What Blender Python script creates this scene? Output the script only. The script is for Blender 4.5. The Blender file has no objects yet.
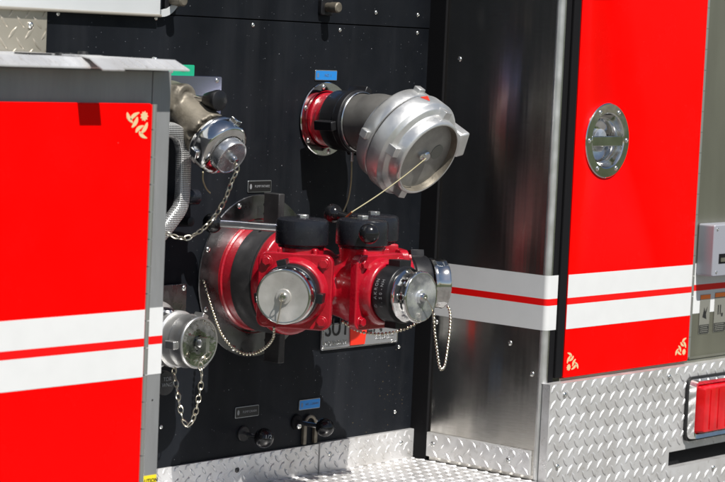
import bpy, bmesh, math, random
from math import sin, cos, pi, radians, sqrt
from mathutils import Vector, Matrix
random.seed(7)
SC = bpy.context.scene
COL = SC.collection
V = Vector
D = 0.2674            # depth of the recessed pump panel behind the door faces (metres)

# ------------------------------------------------------------------ camera
FPX = 2280.0; YAW, PIT, ROL = [radians(a) for a in (49.17, -5.01, 2.54)]
fw = V((sin(YAW)*cos(PIT), cos(YAW)*cos(PIT), sin(PIT)))
r0 = V((cos(YAW), -sin(YAW), 0)); u0 = r0.cross(fw)
rt = r0*cos(ROL) + u0*sin(ROL); up = u0*cos(ROL) - r0*sin(ROL)
CAMP = V((-2.9683, -2.1663, 1.3128))
cam = bpy.data.cameras.new('camera'); co = bpy.data.objects.new('camera', cam); COL.objects.link(co)
co.matrix_world = Matrix(((rt.x, up.x, -fw.x, CAMP.x), (rt.y, up.y, -fw.y, CAMP.y), (rt.z, up.z, -fw.z, CAMP.z), (0, 0, 0, 1)))
cam.sensor_width = 36; cam.lens = FPX/725*36; cam.clip_end = 500; cam.clip_start = 0.05
cam.dof.use_dof = True; cam.dof.focus_distance = 3.55; cam.dof.aperture_fstop = 10
SC.camera = co
def ray(px, py): return fw + rt*((px-362.5)/FPX) - up*((py-241)/FPX)
def at(px, py, Y=D):
    d = ray(px, py); return CAMP + d*((Y-CAMP.y)/d.y)
def atx(px, py, X):
    d = ray(px, py); return CAMP + d*((X-CAMP.x)/d.x)

# ------------------------------------------------------------------ materials
def mat(name, base, rough=.5, metal=0., spec=.5, coat=0., coat_r=.05):
    m = bpy.data.materials.new(name); m.use_nodes = True
    b = m.node_tree.nodes['Principled BSDF']
    b.inputs['Base Color'].default_value = (*base, 1); b.inputs['Roughness'].default_value = rough
    b.inputs['Metallic'].default_value = metal; b.inputs['Specular IOR Level'].default_value = spec
    b.inputs['Coat Weight'].default_value = coat; b.inputs['Coat Roughness'].default_value = coat_r
    return m
def nd(m, t, **k):
    n = m.node_tree.nodes.new(t)
    for a, v in k.items(): setattr(n, a, v)
    return n
def lk(m, a, b): m.node_tree.links.new(a, b)
def coords(m, scale=(1, 1, 1)):
    g = nd(m, 'ShaderNodeNewGeometry'); p = nd(m, 'ShaderNodeMapping'); p.inputs['Scale'].default_value = scale
    lk(m, g.outputs['Position'], p.inputs['Vector']); return p.outputs['Vector']
def noise(m, scale, detail=4, vec=None, rough=.55):
    n = nd(m, 'ShaderNodeTexNoise'); n.inputs['Scale'].default_value = scale; n.inputs['Detail'].default_value = detail
    n.inputs['Roughness'].default_value = rough
    lk(m, vec if vec else coords(m), n.inputs['Vector']); return n.outputs['Fac']
def ramp(m, fac, stops):
    r = nd(m, 'ShaderNodeValToRGB'); lk(m, fac, r.inputs['Fac']); e = r.color_ramp.elements
    while len(e) < len(stops): e.new(.5)
    for i, (p, c) in enumerate(stops):
        e[i].position = p; e[i].color = (c, c, c, 1) if not isinstance(c, tuple) else (*c, 1)
    return r.outputs['Color']
def B(m): return m.node_tree.nodes['Principled BSDF']
def bump(m, fac, strength=.2, dist=.001):
    prev = B(m).inputs['Normal'].links[0].from_socket if B(m).inputs['Normal'].links else None
    n = nd(m, 'ShaderNodeBump'); n.inputs['Strength'].default_value = strength; n.inputs['Distance'].default_value = dist
    lk(m, fac, n.inputs['Height'])
    if prev: lk(m, prev, n.inputs['Normal'])
    lk(m, n.outputs['Normal'], B(m).inputs['Normal'])
def vary(m, scale, lo, hi, sock='Roughness', vec=None, a=.35, b=.65, detail=5):
    lk(m, ramp(m, noise(m, scale, detail, vec), [(a, lo), (b, hi)]), B(m).inputs[sock])
def mixc(m, fac, c1, c2):
    x = nd(m, 'ShaderNodeMix', data_type='RGBA'); lk(m, fac, x.inputs[0])
    for s, c in ((6, c1), (7, c2)):
        if isinstance(c, tuple): x.inputs[s].default_value = (*c, 1)
        else: lk(m, c, x.inputs[s])
    return x.outputs[2]
def specks(m, base, spot, scale=160, thr=.12, dens=.75, vec=None):
    """sparse dust grains and chips"""
    v = nd(m, 'ShaderNodeTexVoronoi'); v.inputs['Scale'].default_value = scale
    lk(m, vec if vec else coords(m), v.inputs['Vector'])
    f = ramp(m, v.outputs['Distance'], [(thr*.6, 1.), (thr, 0.)])
    s = nd(m, 'ShaderNodeSeparateColor'); lk(m, v.outputs['Color'], s.inputs[0])
    g = ramp(m, s.outputs[0], [(dens, 0.), (dens+.02, 1.)])
    mu = nd(m, 'ShaderNodeMath', operation='MULTIPLY'); lk(m, f, mu.inputs[0]); lk(m, g, mu.inputs[1])
    return mixc(m, mu.outputs[0], base, spot)

M = {}
# black pump panel paint: matt, dusty, slightly blue
m = M['panel'] = mat('black_panel_paint', (.008, .009, .012), .45, 0, .13)
c = ramp(m, noise(m, 9, 6, coords(m, (1, 1, .35))), [(.3, (.0050, .0060, .0080)), (.7, (.0110, .0128, .0165))])
c = mixc(m, ramp(m, noise(m, 16, 6, coords(m, (1, 1, .08))), [(.52, 0.), (.8, .35)]), c, (.035, .037, .042))
c = specks(m, c, (.16, .17, .19), 210, .13, .86)
c = specks(m, c, (.35, .36, .38), 60, .045, .72)
g = nd(m, 'ShaderNodeNewGeometry'); gc_ = at(388, 402); sb = nd(m, 'ShaderNodeVectorMath', operation='DISTANCE'); sb.inputs[1].default_value = gc_
lk(m, g.outputs['Position'], sb.inputs[0]); vg = nd(m, 'ShaderNodeTexVoronoi'); vg.inputs['Scale'].default_value = 150; lk(m, coords(m), vg.inputs['Vector'])
sm = nd(m, 'ShaderNodeSeparateColor'); lk(m, vg.outputs['Color'], sm.inputs[0])
ad = nd(m, 'ShaderNodeMath', operation='MULTIPLY_ADD'); lk(m, sb.outputs['Value'], ad.inputs[0]); ad.inputs[1].default_value = -4.2; lk(m, sm.outputs[1], ad.inputs[2])
g1 = ramp(m, ad.outputs[0], [(.52, 0.), (.54, 1.)]); g2 = ramp(m, vg.outputs['Distance'], [(.10, 1.), (.17, 0.)])
mu = nd(m, 'ShaderNodeMath', operation='MULTIPLY'); lk(m, g1, mu.inputs[0]); lk(m, g2, mu.inputs[1])
c = mixc(m, mu.outputs[0], c, (.36, .27, .13))
lk(m, c, B(m).inputs['Base Color']); vary(m, 30, .38, .6); bump(m, noise(m, 900, 2), .25, .0003); bump(m, noise(m, 6, 2), .2, .004)
m = M['black'] = mat('black_rubber', (.012, .012, .013), .55, 0, .4)
m = M['gap'] = mat('dark_gap', (.004, .004, .005), .8, 0, .2)
m = M['black_cap'] = mat('black_cap_plastic', (.008, .009, .011), .3, 0, .4)
lk(m, specks(m, (.013, .014, .018), (.14, .13, .12), 420, .14, .8), B(m).inputs['Base Color']); vary(m, 60, .18, .36); bump(m, noise(m, 500, 2), .12, .0004)
m = M['black_ano'] = mat('black_anodised_alloy', (.014, .014, .016), .3, .3, .45)
vary(m, 50, .28, .48); bump(m, noise(m, 700, 2), .1, .0003)
m = M['ring'] = mat('worn_dark_ring', (.04, .04, .042), .42, .35, .5)
c = ramp(m, noise(m, 14, 6), [(.35, (.022, .022, .024)), (.7, (.075, .074, .075))])
lk(m, specks(m, c, (.4, .38, .36), 300, .1, .88), B(m).inputs['Base Color']); vary(m, 30, .32, .55)
m = M['ball'] = mat('black_knob_plastic', (.008, .008, .009), .16, 0, .5)
lk(m, specks(m, (.008, .008, .009), (.2, .2, .2), 500, .12, .9), B(m).inputs['Base Color']); vary(m, 80, .1, .3)
m = M['red'] = mat('red_door_paint', (.80, .0015, .0015), .35, 0, .09)
c = ramp(m, noise(m, 5, 3), [(.3, (.86, .0004, .0004)), (.7, (.92, .0008, .0008))])
lk(m, specks(m, c, (.9, .25, .25), 70, .03, .93), B(m).inputs['Base Color']); vary(m, 12, .18, .3); bump(m, noise(m, 4, 2), .12, .004)
m = M['stripe_red'] = mat('red_tape', (.74, .003, .003), .4, 0, .3)
m = M['white'] = mat('white_reflective_tape', (.66, .67, .67), .42, 0, .35)
c = ramp(m, noise(m, 30, 5), [(.35, (.65, .66, .66)), (.6, (.67, .68, .68))])
lk(m, c, B(m).inputs['Base Color'])
m = M['cast_red'] = mat('red_cast_enamel', (.42, .004, .012), .32, 0, .4, .6, .12)
c = ramp(m, noise(m, 18, 5), [(.3, (.29, .0022, .010)), (.7, (.44, .0045, .018))])
c = specks(m, c, (.75, .3, .32), 300, .1, .9)
lk(m, specks(m, c, (.09, .02, .02), 130, .09, .85), B(m).inputs['Base Color']); vary(m, 40, .22, .42); bump(m, noise(m, 260, 3), .45, .001); bump(m, noise(m, 30, 2), .15, .003)
m = M['chrome'] = mat('chrome', (.80, .80, .79), .07, 1)
lk(m, ramp(m, noise(m, 26, 6), [(.35, (.82, .82, .81)), (.72, (.55, .54, .52))]), B(m).inputs['Base Color'])
vary(m, 45, .04, .22, a=.4, b=.75); bump(m, noise(m, 22, 3), .12, .003)
m = M['chrome_face'] = mat('worn_chrome_face', (.72, .71, .69), .25, .8)
lk(m, specks(m, ramp(m, noise(m, 30, 7), [(.40, (.92, .93, .95)), (.58, (.34, .35, .37))]), (.12, .12, .11), 220, .12, .75), B(m).inputs['Base Color'])
vary(m, 60, .12, .4); bump(m, noise(m, 60, 4), .2, .0015)
m = M['mirror'] = mat('mirror_chrome_face', (.62, .63, .62), .06, 1)
lk(m, ramp(m, noise(m, 40, 7), [(.45, (.62, .63, .62)), (.62, (.22, .23, .22))]), B(m).inputs['Base Color']); bump(m, noise(m, 30, 4), .5, .004)
m = M['dull_face'] = mat('dull_nickel_face', (.62, .60, .57), .42, .7)
lk(m, specks(m, ramp(m, noise(m, 24, 6), [(.3, (.72, .70, .66)), (.7, (.50, .48, .45))]), (.2, .19, .17), 180, .08, .8), B(m).inputs['Base Color'])
vary(m, 40, .35, .55); bump(m, noise(m, 200, 4), .1, .001)
m = M['flange'] = mat('dull_polished_flange', (.42, .42, .42), .25, 1)
lk(m, specks(m, ramp(m, noise(m, 12, 7), [(.35, (.30, .30, .31)), (.65, (.15, .15, .15))]), (.55, .54, .5), 240, .14, .7), B(m).inputs['Base Color'])
vary(m, 28, .16, .42)
m = M['storz'] = mat('satin_cast_aluminium', (.60, .60, .59), .3, .8)
lk(m, specks(m, ramp(m, noise(m, 20, 6), [(.3, (.78, .78, .77)), (.7, (.60, .60, .59))]), (.22, .21, .2), 200, .09, .86), B(m).inputs['Base Color'])
vary(m, 30, .28, .48); bump(m, noise(m, 400, 3), .12, .0005)
m = M['storz_d'] = mat('darker_grey_alloy', (.36, .355, .34), .45, .6); lk(m, ramp(m, noise(m, 22, 7), [(.35, (.42, .415, .39)), (.65, (.27, .265, .25))]), B(m).inputs['Base Color'])  # mottled grey, darker than the satin alloy, for the recessed cap face
m = M['skyplate'] = mat('sky_tint_painted_plate', (.42, .43, .62), .2, 1)  # violet-blue of the reflected sky is put into the base colour
m = M['pipe'] = mat('grey_hardcoat_pipe', (.17, .165, .155), .45, .5)
lk(m, ramp(m, noise(m, 20, 6), [(.3, (.20, .195, .185)), (.7, (.13, .125, .115))]), B(m).inputs['Base Color']); vary(m, 30, .36, .55)
m = M['cast'] = mat('weathered_bronze_cast', (.30, .28, .24), .5, .5)
lk(m, specks(m, ramp(m, noise(m, 25, 6), [(.32, (.27, .24, .19)), (.68, (.085, .075, .058))]), (.08, .07, .06), 300, .12, .8), B(m).inputs['Base Color']); bump(m, noise(m, 300, 4), .4, .001)
m = M['steel'] = mat('brushed_stainless', (.46, .455, .44), .22, 1)
v1 = coords(m, (1, 1, 14)); v2 = coords(m, (1, 1.2, .6))
lk(m, specks(m, ramp(m, noise(m, 40, 4, v1), [(.3, (.64, .615, .575)), (.7, (.52, .50, .465))]), (.9, .88, .8), 110, .035, .9), B(m).inputs['Base Color'])
vary(m, 9, .17, .26, vec=v2); bump(m, noise(m, 60, 3, coords(m, (1, 1, 16))), .06, .0004); bump(m, noise(m, 11, 2, coords(m, (1, 4, .12))), .20, .0018)
B(m).inputs['Anisotropic'].default_value = .85; cx = nd(m, 'ShaderNodeCombineXYZ'); cx.inputs[2].default_value = 1.; cx.inputs[1].default_value = .03; lk(m, cx.outputs[0], B(m).inputs['Tangent'])
bump(m, noise(m, 2.2, 1, coords(m, (1, 4.5, .35))), .25, .006)
m = M['edge'] = mat('stainless_edge', (.62, .62, .61), .3, .9)
m = M['alu'] = mat('satin_frame_aluminium', (.34, .345, .35), .45, .45)
lk(m, specks(m, ramp(m, noise(m, 10, 7, coords(m, (1, 1, .25))), [(.3, (.37, .375, .38)), (.7, (.27, .275, .28))]), (.08, .08, .08), 90, .04, .88), B(m).inputs['Base Color'])
vary(m, 30, .38, .55, vec=coords(m, (8, 8, 1))); bump(m, noise(m, 240, 2, coords(m, (3, 3, .1))), .1, .0006)
m = M['alu_r'] = mat('olive_tinted_brushed_aluminium', (.27, .265, .21), .36, .75)
lk(m, specks(m, ramp(m, noise(m, 8, 7, coords(m, (1, 1, .3))), [(.3, (.34, .335, .27)), (.7, (.24, .235, .19))]), (.07, .07, .06), 120, .05, .85), B(m).inputs['Base Color'])
bump(m, noise(m, 240, 2, coords(m, (3, 3, .1))), .12, .0006)
m = M['tread'] = mat('bright_tread_aluminium', (.74, .74, .745), .28, .55)
tc = ramp(m, noise(m, 16, 6), [(.3, (.78, .78, .79)), (.72, (.60, .59, .58))]); tc = mixc(m, ramp(m, noise(m, 7, 8), [(.5, 0.), (.75, .55)]), tc, (.42, .40, .37)); tc = mixc(m, ramp(m, noise(m, 90, 5), [(.58, 0.), (.75, .5)]), tc, (.33, .30, .26))
lk(m, specks(m, tc, (.3, .27, .22), 160, .08, .8), B(m).inputs['Base Color'])
vary(m, 22, .24, .42); bump(m, noise(m, 5, 2), .2, .006)
m = M['tread_d'] = mat('tarnished_tread_aluminium', (.40, .37, .31), .4, .6)
m = M['shelfw'] = mat('pale_anodised_sheet', (.58, .60, .61), .5, .25)
vary(m, 20, .42, .6)
m = M['rod'] = mat('polished_rod', (.70, .70, .70), .14, 1); vary(m, 60, .1, .25)
m = M['chain'] = mat('nickel_chain', (.62, .58, .48), .28, 1)
m = M['beads'] = mat('brass_nickel_beads', (.66, .61, .48), .25, 1)
lk(m, ramp(m, noise(m, 120, 3), [(.35, (.75, .71, .60)), (.7, (.42, .36, .24))]), B(m).inputs['Base Color'])
m = M['cable'] = mat('straw_cable', (.36, .32, .19), .45, .2)
m = M['cable_o'] = mat('orange_cable', (.42, .22, .06), .5, 0)
m = M['screw'] = mat('screw_steel', (.66, .66, .64), .25, 1)
m = M['blue'] = mat('blue_plate', (.02, .22, .62), .35, .1)
m = M['green'] = mat('green_plate', (.01, .35, .19), .4)
m = M['blacklab'] = mat('black_label_plate', (.01, .01, .011), .35)
m = M['rim'] = mat('label_rim', (.38, .40, .42), .3, .8)
m = M['ink'] = mat('pale_lettering', (.22, .23, .24), .5)
m = M['inkdark'] = mat('dark_lettering', (.015, .015, .015), .5)
m = M['inkgrey'] = mat('faint_grey_lettering', (.10, .17, .28), .5)
m = M['gold'] = mat('gold_leaf', (.74, .56, .30), .5, .15)
m = M['nameplate'] = mat('cast_nameplate', (.42, .43, .45), .38, .7); bump(m, noise(m, 500, 3), .4, .0006)
m = M['orange'] = mat('orange_tape', (.95, .22, .03), .5)
m = M['yellow'] = mat('yellow_sticker', (.82, .66, .02), .5)
m = M['labelgrey'] = mat('grey_label', (.19, .19, .165), .5)
m = M['redkey'] = mat('red_keystone', (.75, .03, .012), .4)
m = M['dark_patch'] = mat('unused_shadow_maroon', (.035, .002, .002), .35, 0, .3)  # leftover colour for a painted door shadow, applied to nothing
m = M['boxgrey'] = mat('pale_grey_box', (.30, .31, .35), .45, .1)
m = M['knurl'] = mat('gripped_alloy', (.42, .42, .42), .4, .8)
vo = nd(m, 'ShaderNodeTexVoronoi'); vo.inputs['Scale'].default_value = 330; vo.inputs['Randomness'].default_value = 0
lk(m, coords(m), vo.inputs['Vector'])
lk(m, ramp(m, vo.outputs['Distance'], [(.3, (.14, .14, .14)), (.5, (.75, .75, .74))]), B(m).inputs['Base Color']); bump(m, vo.outputs['Distance'], .6, .002)
m = M['lens'] = mat('red_lens', (.75, .004, .01), .08, 0, .5, .6)
B(m).inputs['Transmission Weight'].default_value = .3
bump(m, noise(m, 16, 0, coords(m, (4, 4, .2))), .5, .006)
lk(m, ramp(m, noise(m, 30, 3), [(.35, (.70, .001, .006)), (.65, (.92, .008, .016))]), B(m).inputs['Base Color'])
m = M['ground'] = mat('pale_concrete_and_grass', (.3, .29, .27), .9, 0, .2)
g = nd(m, 'ShaderNodeNewGeometry'); s = nd(m, 'ShaderNodeVectorMath', operation='LENGTH'); lk(m, g.outputs['Position'], s.inputs[0])
mr = nd(m, 'ShaderNodeMapRange'); mr.inputs[1].default_value = 5.; mr.inputs[2].default_value = 5.4; lk(m, s.outputs['Value'], mr.inputs[0])
conc = ramp(m, noise(m, 2, 8), [(.3, (.12, .117, .11)), (.7, (.19, .183, .172))])
gras = ramp(m, noise(m, 3, 8), [(.35, (.012, .020, .008)), (.65, (.085, .105, .045))])
lk(m, mixc(m, mr.outputs[0], conc, gras), B(m).inputs['Base Color'])

# ------------------------------------------------------------------ object helpers
WP = {}
def build(name, bm, mt, parent=None, smooth=True, bevel=0., seg=2, label=None, loc=None, angle=35):
    me = bpy.data.meshes.new(name)
    bmesh.ops.recalc_face_normals(bm, faces=bm.faces)
    vs = [v.co for v in bm.verts]
    c = V((sum(v.x for v in vs), sum(v.y for v in vs), sum(v.z for v in vs)))/len(vs) if loc is None else V(loc)
    bmesh.ops.translate(bm, verts=bm.verts, vec=-c)
    bm.to_mesh(me); bm.free()
    me.materials.append(M[mt] if isinstance(mt, str) else mt)
    if smooth:
        for p in me.polygons: p.use_smooth = True
        me.set_sharp_from_angle(angle=radians(angle))
    o = bpy.data.objects.new(name, me); COL.objects.link(o)
    WP[o.name] = c
    if parent: o.parent = parent; o.location = c - WP[parent.name]
    else: o.location = c
    if bevel:
        b = o.modifiers.new('bevel', 'BEVEL'); b.width = bevel; b.segments = seg; b.limit_method = 'ANGLE'; b.angle_limit = radians(40)
        b.harden_normals = False
    if label: o['label'] = label
    return o
def thing(name, loc, label, cat, group=None):
    o = bpy.data.objects.new(name, None); COL.objects.link(o); o.location = loc; o.empty_display_size = .05
    WP[o.name] = V(loc); o['label'] = label; o['category'] = cat
    if group: o['group'] = group
    return o
def N(): return bmesh.new()
def frame(axis, upv=V((0, 0, 1))):
    a = V(axis).normalized()
    if abs(a.dot(upv)) > .98: upv = V((0, 1, 0))
    x = upv.cross(a).normalized(); y = a.cross(x)
    return x, y, a
def box(bm, x0, x1, y0, y1, z0, z1):
    vs = [bm.verts.new((x, y, z)) for x in (x0, x1) for y in (y0, y1) for z in (z0, z1)]
    for f in ((0, 1, 3, 2), (4, 6, 7, 5), (0, 4, 5, 1), (2, 3, 7, 6), (0, 2, 6, 4), (1, 5, 7, 3)): bm.faces.new([vs[i] for i in f])
    return bm
def obox(bm, c, ax, ay, az, hx, hy, hz):
    vs = [bm.verts.new(V(c)+ax*(i*hx)+ay*(j*hy)+az*(k*hz)) for i in (-1, 1) for j in (-1, 1) for k in (-1, 1)]
    for f in ((0, 1, 3, 2), (4, 6, 7, 5), (0, 4, 5, 1), (2, 3, 7, 6), (0, 2, 6, 4), (1, 5, 7, 3)): bm.faces.new([vs[i] for i in f])
    return bm
def lathe(bm, o, axis, prof, n=64, mod=None):
    """prof: list of (radius, distance along axis); radius 0 closes the end"""
    x, y, a = frame(axis); o = V(o); rings = []
    for r, t in prof:
        if r <= 1e-6: rings.append([bm.verts.new(o+a*t)])
        else: rings.append([bm.verts.new(o+a*t+(x*cos(2*pi*i/n)+y*sin(2*pi*i/n))*(r*(mod(i/n) if mod else 1))) for i in range(n)])
    for p, q in zip(rings, rings[1:]):
        for i in range(n):
            j = (i+1) % n
            if len(p) == 1 and len(q) == 1: continue
            if len(p) == 1: bm.faces.new((p[0], q[i], q[j]))
            elif len(q) == 1: bm.faces.new((p[i], q[0], p[j]))
            else: bm.faces.new((p[i], q[i], q[j], p[j]))
    return bm
def sphere(bm, c, r, n=24, sq=1.):
    return lathe(bm, c, (0, 0, 1), [(r*sin(pi*k/(n//2)) if 0 < k < n//2 else 0, -r*sq*cos(pi*k/(n//2))) for k in range(n//2+1)], n)
def spline(pts, n=8):
    pts = [V(p) for p in pts]; P = [pts[0]*2-pts[1]]+pts+[pts[-1]*2-pts[-2]]; out = []
    for i in range(1, len(P)-2):
        for k in range(n):
            t = k/n; a, b, c, d = P[i-1:i+3]
            out.append(.5*((2*b)+(c-a)*t+(2*a-5*b+4*c-d)*t*t+(3*b-3*c+d-a)*t**3))
    return out+[pts[-1]]
def tube(bm, pts, r, n=10, caps=True, closed=False):
    pts = [V(p) for p in pts]; rings = []; L = len(pts); pn = None
    for i, p in enumerate(pts):
        if closed: t = pts[(i+1) % L]-pts[i-1]
        else: t = pts[min(i+1, L-1)]-pts[max(i-1, 0)]
        t.normalize()
        if pn is None: pn = frame(t)[0]
        x = (pn-t*pn.dot(t)).normalized(); y = t.cross(x); pn = x
        rr = r[i] if isinstance(r, (list, tuple)) else r
        rings.append([bm.verts.new(p+(x*cos(2*pi*k/n)+y*sin(2*pi*k/n))*rr) for k in range(n)])
    for i in range(L if closed else L-1):
        a, b = rings[i], rings[(i+1) % L]
        for k in range(n): bm.faces.new((a[k], a[(k+1) % n], b[(k+1) % n], b[k]))
    if caps and not closed:
        bm.faces.new(rings[0]); bm.faces.new(rings[-1][::-1])
    return bm
def prism(bm, pts, vec):
    a = [bm.verts.new(V(p)) for p in pts]; b = [bm.verts.new(V(p)+V(vec)) for p in pts]
    bm.faces.new(a); bm.faces.new(b[::-1]); n = len(a)
    for i in range(n): bm.faces.new((a[i], a[(i+1) % n], b[(i+1) % n], b[i]))
    return bm
def rrect(x0, x1, z0, z1, r, n=6):
    out = []
    for cx, cz, a0 in ((x1-r, z1-r, 0), (x0+r, z1-r, 90), (x0+r, z0+r, 180), (x1-r, z0+r, 270)):
        for k in range(n+1):
            a = radians(a0+90*k/n); out.append((cx+r*cos(a), cz+r*sin(a)))
    return out
def plate(bm, x0, x1, z0, z1, y, t, r=.004):   # upright plate whose outer face is at y, thickness t behind it
    return prism(bm, [(a, y, b) for a, b in rrect(x0, x1, z0, z1, r)], (0, t, 0))
def tread(bm, o, du, dv, dn, w, h, p=.0255, L=.0225, W=.0062, H=.0013, hole=None, ph=(0, 0), clip=True):
    """raised lozenges of chequer plate over a sheet: o corner, du/dv in-plane unit axes, dn outwards"""
    o = V(o); du = V(du); dv = V(dv); dn = V(dn)
    def loz(cu, cv, ang):
        ring = []
        for k in range(12):
            a = 2*pi*k/12; lu = cos(a)*L/2; lv = sin(a)*W/2*(1-abs(cos(a))*.35)
            uu = cu+lu*cos(ang)-lv*sin(ang); vv = cv+lu*sin(ang)+lv*cos(ang)
            ring.append((uu, vv))
        if not (0 < cu < w and 0 < cv < h): return
        ring = [(min(max(a, .0004), w-.0004), min(max(b, .0004), h-.0004)) for a, b in ring]; cu = min(max(cu, .003), w-.003); cv = min(max(cv, .003), h-.003)
        if hole and any(hole[0]-.002 < q[0] < hole[1]+.002 and hole[2]-.002 < q[1] < hole[3]+.002 for q in ring): return
        base = [bm.verts.new(o+du*a+dv*b+dn*-.0003) for a, b in ring]
        mid = [bm.verts.new(o+du*(cu+(a-cu)*.72)+dv*(cv+(b-cv)*.72)+dn*(H*.8)) for a, b in ring]
        top = [bm.verts.new(o+du*(cu+(a-cu)*.35)+dv*(cv+(b-cv)*.35)+dn*H) for a, b in ring]
        for k in range(12):
            j = (k+1) % 12
            bm.faces.new((base[k], base[j], mid[j], mid[k])); bm.faces.new((mid[k], mid[j], top[j], top[k]))
        bm.faces.new(top)
    for i in range(-1, int(w/p)+2):
        for j in range(-1, int(h/p)+2):
            loz((i+ph[0])*p, (j+ph[1])*p, radians(48)); loz((i+.5+ph[0])*p, (j+.5+ph[1])*p, radians(-48))
    return bm
def text(name, s, size, o, du, dv, mt, parent, t=.0004, align='CENTER', sx=1., bold=0.):
    cu = bpy.data.curves.new(name, 'FONT'); cu.body = s; cu.size = size; cu.align_x = align; cu.align_y = 'CENTER'
    cu.extrude = t; cu.offset = bold; cu.resolution_u = 3
    to = bpy.data.objects.new('tmp', cu); COL.objects.link(to)
    dg = bpy.context.evaluated_depsgraph_get(); me = bpy.data.meshes.new_from_object(to.evaluated_get(dg))
    bpy.data.objects.remove(to); bpy.data.curves.remove(cu)
    me.name = name; du = V(du).normalized(); dv = V(dv).normalized(); n = du.cross(dv)
    R = Matrix(((du.x*sx, dv.x, n.x), (du.y*sx, dv.y, n.y), (du.z*sx, dv.z, n.z))).to_4x4()
    me.transform(R); me.materials.clear(); me.materials.append(M[mt])
    ob = bpy.data.objects.new(name, me); COL.objects.link(ob); WP[ob.name] = V(o)
    ob.parent = parent; ob.location = V(o)-WP[parent.name]
    return ob
_scr = {}
def screw(c, axis, parent, r=.0036, name='screw', mt='screw', slot=True):
    key = (round(r, 5), tuple(round(a, 3) for a in V(axis)), mt)
    if key not in _scr:
        bm = N(); lathe(bm, (0, 0, 0), axis, [(r, -.001), (r, .0006), (r*.86, r*.34), (r*.5, r*.52), (r*.34, r*.54), (r*.3, r*.3), (0, r*.3)], 20)
        me = bpy.data.meshes.new(name); bmesh.ops.recalc_face_normals(bm, faces=bm.faces); bm.to_mesh(me); bm.free(); me.materials.append(M[mt])
        for p in me.polygons: p.use_smooth = True
        me.set_sharp_from_angle(angle=radians(40)); _scr[key] = me
    o = bpy.data.objects.new(name, _scr[key]); COL.objects.link(o); o.parent = parent
    WP[o.name] = V(c); o.location = V(c)-WP[parent.name]; return o
def hexbolt(bm, c, axis, r, h, rot=0.):
    x, y, a = frame(axis); c = V(c)
    prism(bm, [c-a*.001+(x*cos(pi/3*k+rot)+y*sin(pi/3*k+rot))*r for k in range(6)], a*(h+.001)); return bm
def bead_chain(bm, pts, r=.0025, sp=.0057):
    P = spline(pts, 12); d = 0; nxt = 0
    for a, b in zip(P, P[1:]):
        L = (b-a).length
        while nxt <= d+L:
            q = a+(b-a)*((nxt-d)/L) if L else a
            sphere(bm, q, r, 10); nxt += sp
        d += L
    tube(bm, P, .0006, 5); return bm
def link_chain(bm, pts, pitch=.0098, hl=.0062, hw=.0036, wr=.00105):
    P = spline(pts, 12); d = 0; nxt = 0; k = 0
    for a, b in zip(P, P[1:]):
        L = (b-a).length
        while nxt <= d+L and L > 0:
            q = a+(b-a)*((nxt-d)/L); t = (b-a).normalized(); x = frame(t)[0]; y = t.cross(x)
            ang = (pi/4 if k % 2 else -pi/4)+random.uniform(-.25, .25); w = x*cos(ang)+y*sin(ang)
            ring = [q+t*(cos(2*pi*i/14)*hl)+w*(sin(2*pi*i/14)*hw*(1.-.15*abs(cos(2*pi*i/14)))) for i in range(14)]
            tube(bm, ring, wr, 6, closed=True); nxt += pitch; k += 1
        d += L
    return bm

# ------------------------------------------------------------------ ground
bm = N(); vs = [bm.verts.new(p) for p in ((-150, -150, 0), (150, -150, 0), (150, 150, 0), (-150, 150, 0))]; bm.faces.new(vs)
go = build('ground', bm, 'ground', smooth=False); go['kind'] = 'structure'

# ================================================================== FIRE TRUCK
T = thing('fire_truck', (0, 0, 0), 'red fire truck side with black pump panel, white stripes and tread plate step', 'fire truck')
ZF = .612      # step floor
# ---- pump panel
bm = N(); box(bm, -.90, 0.0, D, D+.004, .58, 1.3375)
panel = build('pump_panel', bm, 'panel', T, smooth=False, bevel=.0008)
bm = N(); box(bm, -.848, 0.0, D-.0012, D+.004, 1.3392, 1.75); box(bm, -.848, -.5, D, D+.004, 1.3375, 1.3380)
upper = build('upper_panel', bm, 'panel', T, smooth=False, bevel=.0008)
bm = N(); box(bm, -1.7, 0.0, D+.006, D+.02, .45, 1.8); build('backing', bm, 'gap', T, smooth=False)
for px, py in ((376, 12.5), (418, 15)): screw(at(px, py, D-.0012), (0, -1, 0), upper)
for px, py in ((253, 25), (340, 30), (417.5, 33), (156, 18), (58, 13.5)): screw(at(px, py), (0, -1, 0), panel)
screw(at(399, 347), (0, -1, 0), panel); screw(at(395, 412), (0, -1, 0), panel)
# side plate at the far left of the panel with its screws (carries the left outlets)
bm = N(); p0 = at(187, 300, D); box(bm, -.9, p0.x-.004, D-.003, D-.0002, .655, .905)
sp = build('side_plate', bm, 'panel', T, smooth=False, bevel=.0008)
screw(at(161, 427, D-.003), (0, -1, 0), sp, .0035)
bm = N(); a = at(184, 290, D); plate(bm, -.72, a.x, .84, a.z+.010, D-.006, .003)
sp2 = build('outlet_plate', bm, 'flange', T, bevel=.0006)
screw(at(184, 288, D-.006), (0, -1, 0), sp2, .0045)
# ---- tread plate wall left of the panel, above the left box
bm = N(); box(bm, -1.7, -.8495, D-.004, D+.001, 1.27, 1.36)
tread(bm, (-1.7, D-.004, 1.27), (1, 0, 0), (0, 0, 1), (0, -1, 0), .85, .09, p=.030, L=.026, ph=(.3, .1))
tw = build('tread_wall', bm, 'tread_d', T); screw(at(30.5, 25, D-.005), (0, -1, 0), tw, .005)

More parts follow.
